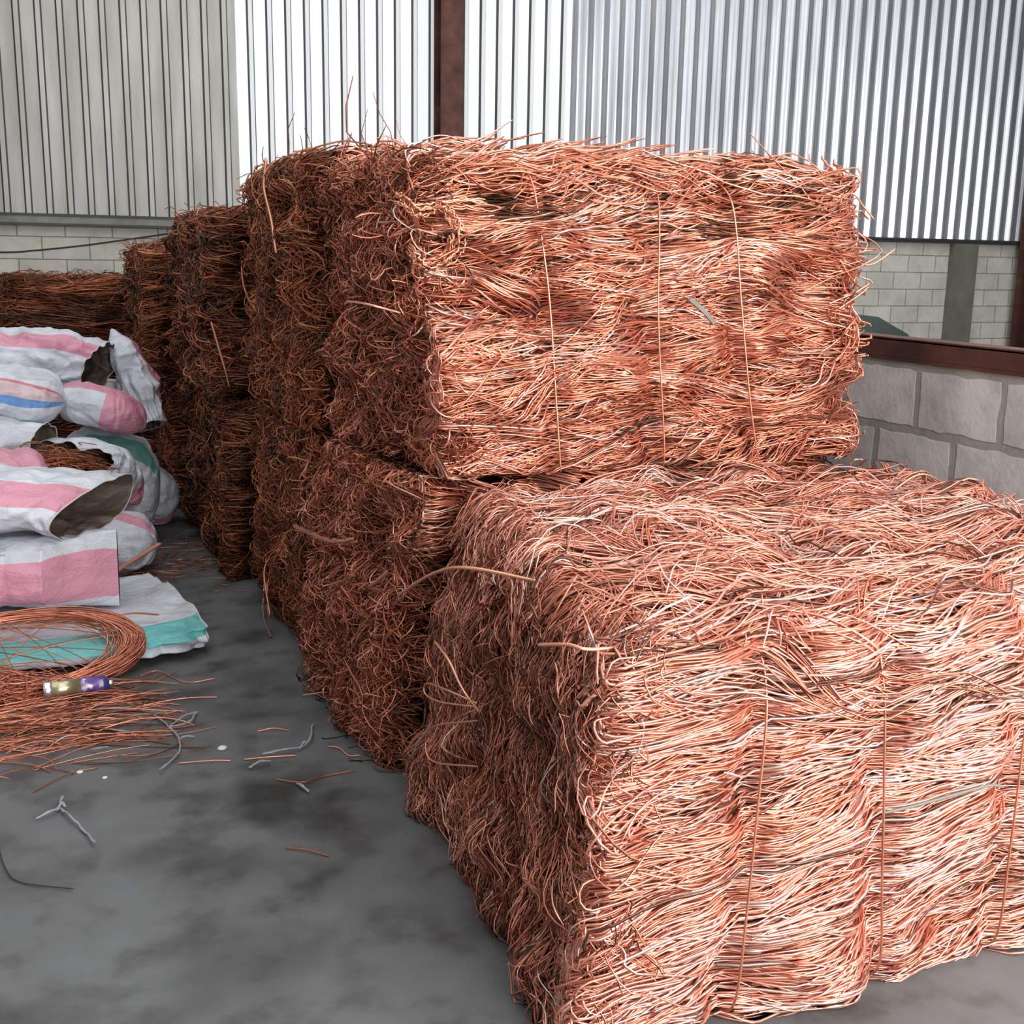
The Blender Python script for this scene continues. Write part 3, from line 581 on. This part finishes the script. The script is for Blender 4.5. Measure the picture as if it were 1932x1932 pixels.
heap('brown copper wire tangle spilling out of the torn white sack', (.04, 6.33, .60), (.20, .12, .085), 420, (.12, .35), (.002, .004), (.2, .8), kind='stuff')

# ------------------------------------------------------------------ coil, can, strips, litter
a = Acc(); K = 64; N = 95; t = np.linspace(0, 2*pi, K)[None]
ph = RNG.uniform(0, 6, (N, 1)); fan = RNG.normal(0, 1, (N, 1)); fan2 = RNG.normal(0, 1, (N, 1))
rx = .455+.016*fan-.06*np.abs(RNG.normal(0, 1, (N, 1)))*(RNG.random((N, 1)) < .4); ry = .175+.012*fan2
tt = t+ph
X = -.155+rx*np.cos(tt)+RNG.normal(0, .006, (N, 1)); Y = 4.87+ry*np.sin(tt)+.012*np.sin(3*tt+ph)+RNG.normal(0, .008, (N, 1))
Z = .105+.10*np.sin(tt)+.012*RNG.normal(0, 1, (N, 1))+.03*np.clip(np.cos(tt), 0, 1)*RNG.uniform(0, 1, (N, 1))
a.wires(np.stack([X, Y, np.maximum(Z, .006)], -1), RNG.uniform(.0022, .0036, N), RNG.uniform(.35, .85, N))
# crossing wires that hold the coil
M = 16; p0 = RNG.uniform(0, 2*pi, M); p1 = p0+pi+RNG.normal(0, .6, M); s = np.linspace(0, 1, 20)[None]
X = -.155+.44*(np.cos(p0)[:, None]*(1-s)+np.cos(p1)[:, None]*s); Y = 4.87+.165*(np.sin(p0)[:, None]*(1-s)+np.sin(p1)[:, None]*s)
Z = .125+.03*np.sin(pi*s)+.09*(Y-4.87)/.165
a.wires(np.stack([X, Y, Z], -1), .0022, RNG.uniform(.1, .5, M))
coil = link('copper_wire_coil', a.mesh('copper_wire_coil', COPPER)); tag(coil, 'round loose coil of copper wire lying on the teal-striped sack', 'coil of wire')

def ribbon(name, pts, wdt, thk, mt, k=24, tint=.8, up_=(0, 0, 1)):
    P = spline(pts, k); T = np.gradient(P, axis=0); T /= np.linalg.norm(T, axis=1, keepdims=True)
    S = np.cross(T, np.array(up_, float)); S /= np.linalg.norm(S, axis=1, keepdims=True); U = np.cross(S, T)
    V = np.stack([P+S*wdt/2-U*thk/2, P+S*wdt/2+U*thk/2, P-S*wdt/2+U*thk/2, P-S*wdt/2-U*thk/2], 1).reshape(-1, 3)
    i = np.arange(k-1)[:, None]*4; j = np.arange(4)[None]; j2 = (j+1) % 4
    Q = np.stack([i+j, i+j2, i+4+j2, i+4+j], -1).reshape(-1, 4)
    Q = np.vstack([Q, [[3, 2, 1, 0]], [[4*k-4, 4*k-3, 4*k-2, 4*k-1]]])
    return link(name, mesh_np(name, V, Q, mt, False, tint=np.full(len(V), tint)))
tag(ribbon('copper_strip', [(.27, 5.86, .16), (.36, 5.93, .19), (.50, 6.02, .245)], .03, .006, COPPER, tint=.75), 'bright copper strip tilted up behind the pink-banded flat-ended sack', 'copper strip')
tag(ribbon('copper_strip', [(.20, 5.10, .158), (.30, 5.10, .165), (.40, 5.06, .16)], .016, .004, COPPER, tint=.8), 'short copper strip lying above the right rim of the copper coil', 'copper strip')

# spray can lying on the wire litter
def lathe(name, prof, mt, parent, axis0, axis1, n=28):
    A = np.array(axis0, float); B = np.array(axis1, float); T = (B-A)/np.linalg.norm(B-A); S = np.cross(T, [0, 0, 1.]); S /= np.linalg.norm(S); U = np.cross(S, T)
    th = np.linspace(0, 2*pi, n, endpoint=False); V = []
    for l, r in prof: V.append(A+T*l+r*(np.cos(th)[:, None]*S+np.sin(th)[:, None]*U))
    V = np.concatenate(V); k = len(prof); i = np.arange(k-1)[:, None]*n; j = np.arange(n)[None]; j2 = (j+1) % n
    Q = np.stack([i+j, i+j2, i+n+j2, i+n+j], -1).reshape(-1, 4)
    return link(name, mesh_np(name, V, Q, mt, True), parent)
m, nt, b = mat('gold_can_paint', (.52, .47, .27), .3, .75); nt.links.new(ramp(nt, [(.4, (.45, .40, .22)), (.6, (.66, .62, .42))], noise(nt, 30, 3)), b.inputs['Base Color']); GOLD = m
m, nt, b = mat('purple_can_label', rough=.35, metal=.2); nt.links.new(ramp(nt, [(.42, (.10, .05, .22)), (.5, (.20, .10, .40)), (.58, (.72, .68, .66))], noise(nt, 22, 2)), b.inputs['Base Color']); PURPLE = m
STEEL, _, _ = mat('can_steel', (.72, .72, .76), .25, .9); NAVY, _, _ = mat('can_base_ink', (.05, .05, .20), .4)
A0, A1 = (-.075, 4.575, .045), (.185, 4.585, .045)
can = empty('spray_can', (.05, 4.58, .01)); tag(can, 'gold and purple spray can lying on the copper wire litter', 'can')
lathe('body', [(.028, .0325), (.03, .034), (.135, .034), (.135, .0335)], GOLD, can, A0, A1)
lathe('label', [(.135, .0335), (.136, .0342), (.215, .0342), (.216, .033)], PURPLE, can, A0, A1)
lathe('base_rim', [(.003, .001), (.004, .028), (.0, .031), (.0, .034), (.006, .036), (.024, .036), (.029, .033)], STEEL, can, A0, A1)
lathe('shoulder', [(.216, .033), (.222, .032), (.232, .024), (.236, .016), (.240, .013)], NAVY, can, A0, A1)
lathe('valve', [(.240, .013), (.252, .013), (.256, .010), (.257, .001)], STEEL, can, A0, A1)

def litter(label, x, y, N, L, tint, zt, ang=0., sp=.25, name='copper_wire_litter', dens=1.):
    K = 12; t = np.linspace(0, 1, K)[None]; a = Acc()
    x0 = x[0]+(x[1]-x[0])*RNG.random(N)**dens; y0 = RNG.normal((y[0]+y[1])/2, (y[1]-y[0])/4, N)
    th = RNG.normal(ang, sp, N); kap = RNG.normal(0, 1.3, N); Ls = RNG.uniform(*L, N); an = th[:, None]+kap[:, None]*(t-.5); st = Ls[:, None]/(K-1)
    X = np.cumsum(np.cos(an)*st, 1); Y = np.cumsum(np.sin(an)*st, 1); X += x0[:, None]-X.mean(1, keepdims=True); Y += y0[:, None]-Y.mean(1, keepdims=True)
    Z = .004+zt*RNG.random((N, 1))*(.4+.6*np.sin(pi*t*RNG.uniform(.5, 1.5, (N, 1))))**2
    a.wires(np.stack([X, Y, Z], -1), RNG.uniform(.0014, .003, N), np.clip(RNG.uniform(*tint, N), 0, 1))
    o = link(name, a.mesh(name, COPPER)); tag(o, label, 'copper wire litter', kind='stuff'); return o
litter('copper wires strewn over the floor around the spray can', (-1.1, .26), (3.98, 4.78), 430, (.15, .6), (.02, .8), .035, sp=.33, dens=.75)
heap('reddish mound of copper wire at the left edge, in front of the coil', (-.36, 4.68, .03), (.30, .09, .06), 420, (.2, .5), (.0016, .003), (.25, .85), mats=COPPER, name='copper_wire_mound', cat='copper wire', kind='stuff')
litter('fine copper wires strewn on the dark floor beside the rear sacks', (.28, .85), (5.9, 7.2), 90, (.08, .3), (.05, .6), .012, sp=.7)

TEALSTRING, _, _ = mat('teal_string', (.16, .34, .33), .6); DARKWIRE, _, _ = mat('dark_wire_insulation', (.03, .022, .022), .6); SCRAP, _, _ = mat('pale_plastic_scrap', (.30, .315, .36), .5)
CABLE, _, _ = mat('black_cable', (.02, .02, .022), .6)
def stray(label, pts, mt=COPPER, r=.0024, tint=.6, cat='wire', name='stray_wire', z=None):
    pp = [(p[0], p[1], (p[2] if len(p) > 2 else .004+.004*(i % 2))) for i, p in enumerate(pts)]
    a = Acc(); a.wires(spline(pp, 30)[None], r, tint, 5); return tag(link(name, a.mesh(name, mt)), label, cat)
stray('wavy copper wire on the floor just right of the copper coil', [(.292, 4.744), (.367, 4.765), (.456, 4.611), (.57, 4.603)])
stray('thin teal string on the floor right of the spray can tip', [(.159, 4.745), (.257, 4.692), (.424, 4.603)], TEALSTRING, .003, cat='string', name='plastic_string')
stray('long straight copper wire on the floor right of the spray can', [(.236, 4.399), (.414, 4.423), (.553, 4.405)], tint=.7)
stray('dull short copper wire left of the long straight one, by the plastic scraps', [(.158, 4.37), (.332, 4.394), (.408, 4.367)], tint=.4)
stray('lone copper wire in the middle of the aisle below the plastic scraps', [(.341, 3.832), (.452, 3.806), (.512, 3.794)], tint=.7)
stray('copper wire lying beside the pale torn scrap in mid aisle', [(.556, 3.788), (.643, 3.77), (.733, 3.762)], tint=.7)
stray('short copper wire on the floor above the torn scrap in mid aisle', [(.64, 4.015), (.697, 4.015), (.75, 3.986)], tint=.6)
stray('copper wire at the foot of the low bale, pointing into the aisle', [(.85, 3.80), (.883, 3.765), (.90, 3.70), (.935, 3.68)], tint=.7)
stray('long thin dark red wire across the oil stain in mid aisle', [(.629, 3.598), (.704, 3.538), (.781, 3.565), (.89, 3.57)], tint=.3)
stray('faint copper wire on the grey floor above the forked plastic scrap', [(-.117, 3.762), (-.004, 3.858), (.088, 3.886)], tint=.2)
stray('dark curved wire on the floor at the lower left corner', [(-.21, 3.446), (-.185, 3.277), (-.143, 3.186), (-.01, 3.094)], DARKWIRE, .002)
stray('short reddish wire on the floor nearest the camera', [(.572, 3.13), (.626, 3.09), (.678, 3.042)], tint=.25)

def scrap(label, lines, r=.007, mt=SCRAP):
    """torn strips of plastic, one crumpled thing"""
    a = Acc()
    for pts in lines:
        P = spline([(p[0], p[1], .008+.008*(i % 2)) for i, p in enumerate(pts)], 22)
        for k in range(3):
            q = P+np.stack([.006*vnoise(P*40+k*9, k), .006*vnoise(P*40+k*5, k+4), .004*np.abs(vnoise(P*50, k+7))], -1); q[:, 2] = np.maximum(q[:, 2], .004)
            a.wires(q[None], r*(.75 if k else 1)*.36, 0, 4)
    return tag(link('plastic_scrap', a.mesh('plastic_scrap', mt)), label, 'plastic scrap')
scrap('pale torn plastic scrap with a long hooked tail, right of the copper litter', [[(.239, 4.314), (.302, 4.265), (.346, 4.144), (.366, 4.011), (.348, 3.898), (.274, 3.768)], [(.343, 4.145), (.401, 4.214), (.459, 4.265)], [(.367, 4.021), (.393, 4.031), (.419, 4.032)], [(.345, 4.145), (.42, 4.16), (.455, 4.262)]], .009)
scrap('forked bluish plastic scrap on the bare floor at lower left', [[(-.102, 3.558), (-.064, 3.577), (-.038, 3.612), (-.027, 3.678)], [(-.038, 3.612), (-.005, 3.519), (.03, 3.428), (.055, 3.327)], [(-.045, 3.60), (-.03, 3.625), (-.02, 3.61)]], .008)
scrap('white torn plastic scrap in mid aisle beside the tall bales', [[(.62, 3.80), (.703, 3.796), (.762, 3.813), (.80, 3.86), (.842, 4.006)], [(.75, 3.80), (.775, 3.83), (.79, 3.84)]], .011)
scrap('shiny bluish plastic shred at the edge of the oil stain', [[(.56, 3.705), (.60, 3.722), (.637, 3.736)]], .010)
scrap('small white plastic bit in the dark oil stain', [[(.685, 3.535), (.695, 3.50), (.708, 3.458)]], .010)
scrap('white plastic string lying on the copper litter near its right edge', [[(.113, 4.211), (.164, 4.162), (.209, 4.146), (.227, 4.08)]], .006)
scrap('pale plastic shred at the lower edge of the copper litter', [[(.069, 4.03), (.10, 4.02), (.13, 4.036)]], .009)

CHIP, _, _ = mat('white_chip', (.62, .61, .57), .7)
for lab, (cx_, cy_), r_ in (('tiny white chip on the floor just below the copper litter, leftmost', (.03, 3.87), .010), ('tiny white chip on the floor left of the hooked plastic tail', (.105, 3.80), .008), ('pale grey chip alone in the aisle between the two torn scraps', (.50, 3.905), .015)):
    u = np.linspace(0, 2*pi, 14, endpoint=False); rg = [np.stack([cx_+q_*r_*np.cos(u)*(1+.2*np.sin(2*u+1)), cy_+q_*r_*np.sin(u), np.full(14, z_*r_)], 1) for q_, z_ in ((.3, 0.01), (.95, .15), (1, .45), (.7, .8), (.05, .95))]
    i = np.arange(4)[:, None]*14; j = np.arange(14)[None]; j2 = (j+1) % 14
    tag(link('concrete_chip', mesh_np('concrete_chip', np.concatenate(rg), np.stack([i+j, i+j2, i+14+j2, i+14+j], -1).reshape(-1, 4), CHIP)), lab, 'chip')
# scraps lodged in the bales
OFFCUT, _, _ = mat('dull_grey_offcut', (.17, .16, .135), .6)
tag(ribbon('grey_offcut', [(2.035, 3.475, 1.575), (2.08, 3.455, 1.535), (2.125, 3.46, 1.495)], 0.015, .010, OFFCUT, 12, up_=(0, -1, 0)), 'short grey offcut stuck in the tall bright bale', 'offcut')
stray('grey insulated cable end across the front of the near low bale', [(1.72, 1.96, .475), (1.80, 1.95, .484), (1.92, 1.94, .50), (2.01, 1.94, .505), (2.07, 1.955, .485)], OFFCUT, .0042, cat='cable', name='cable_end')
stray('black cable slung along the block wall at upper left', [(-1.2, 11.19, 1.66), (-.278, 11.2, 1.668), (-.022, 11.2, 1.686), (.37, 11.2, 1.734), (.774, 11.2, 1.798), (1.189, 11.2, 1.868), (1.6, 11.2, 1.94)], CABLE, .008, cat='cable', name='wall_cable')
# dark rounded heap beyond the partition
TARP, _, _ = mat('dark_green_tarpaulin', (.03, .045, .04), .6)
u = np.linspace(0, 2*pi, 40, endpoint=False); rings = []
for k, (rr_, zz) in enumerate([(1.0, .0), (1.0, .5), (.98, .85), (.86, 1.06), (.6, 1.17), (.3, 1.215), (.02, 1.23)]):
    p = np.stack([5.9+rr_*1.15*np.cos(u), 8.3+rr_*.9*np.sin(u), np.full(40, zz*1.075)], 1); p += .04*np.stack([vnoise(p*3, 1), vnoise(p*3, 2), vnoise(p*3, 3)*(zz > .1)], 1); rings.append(p)
i = np.arange(6)[:, None]*40; j = np.arange(40)[None]; j2 = (j+1) % 40
tp = link('tarpaulin_heap', mesh_np('tarpaulin_heap', np.concatenate(rings), np.stack([i+j, i+j2, i+40+j2, i+40+j], -1).reshape(-1, 4), TARP)); tag(tp, 'dark green covered heap showing just above the partition beam', 'covered heap')
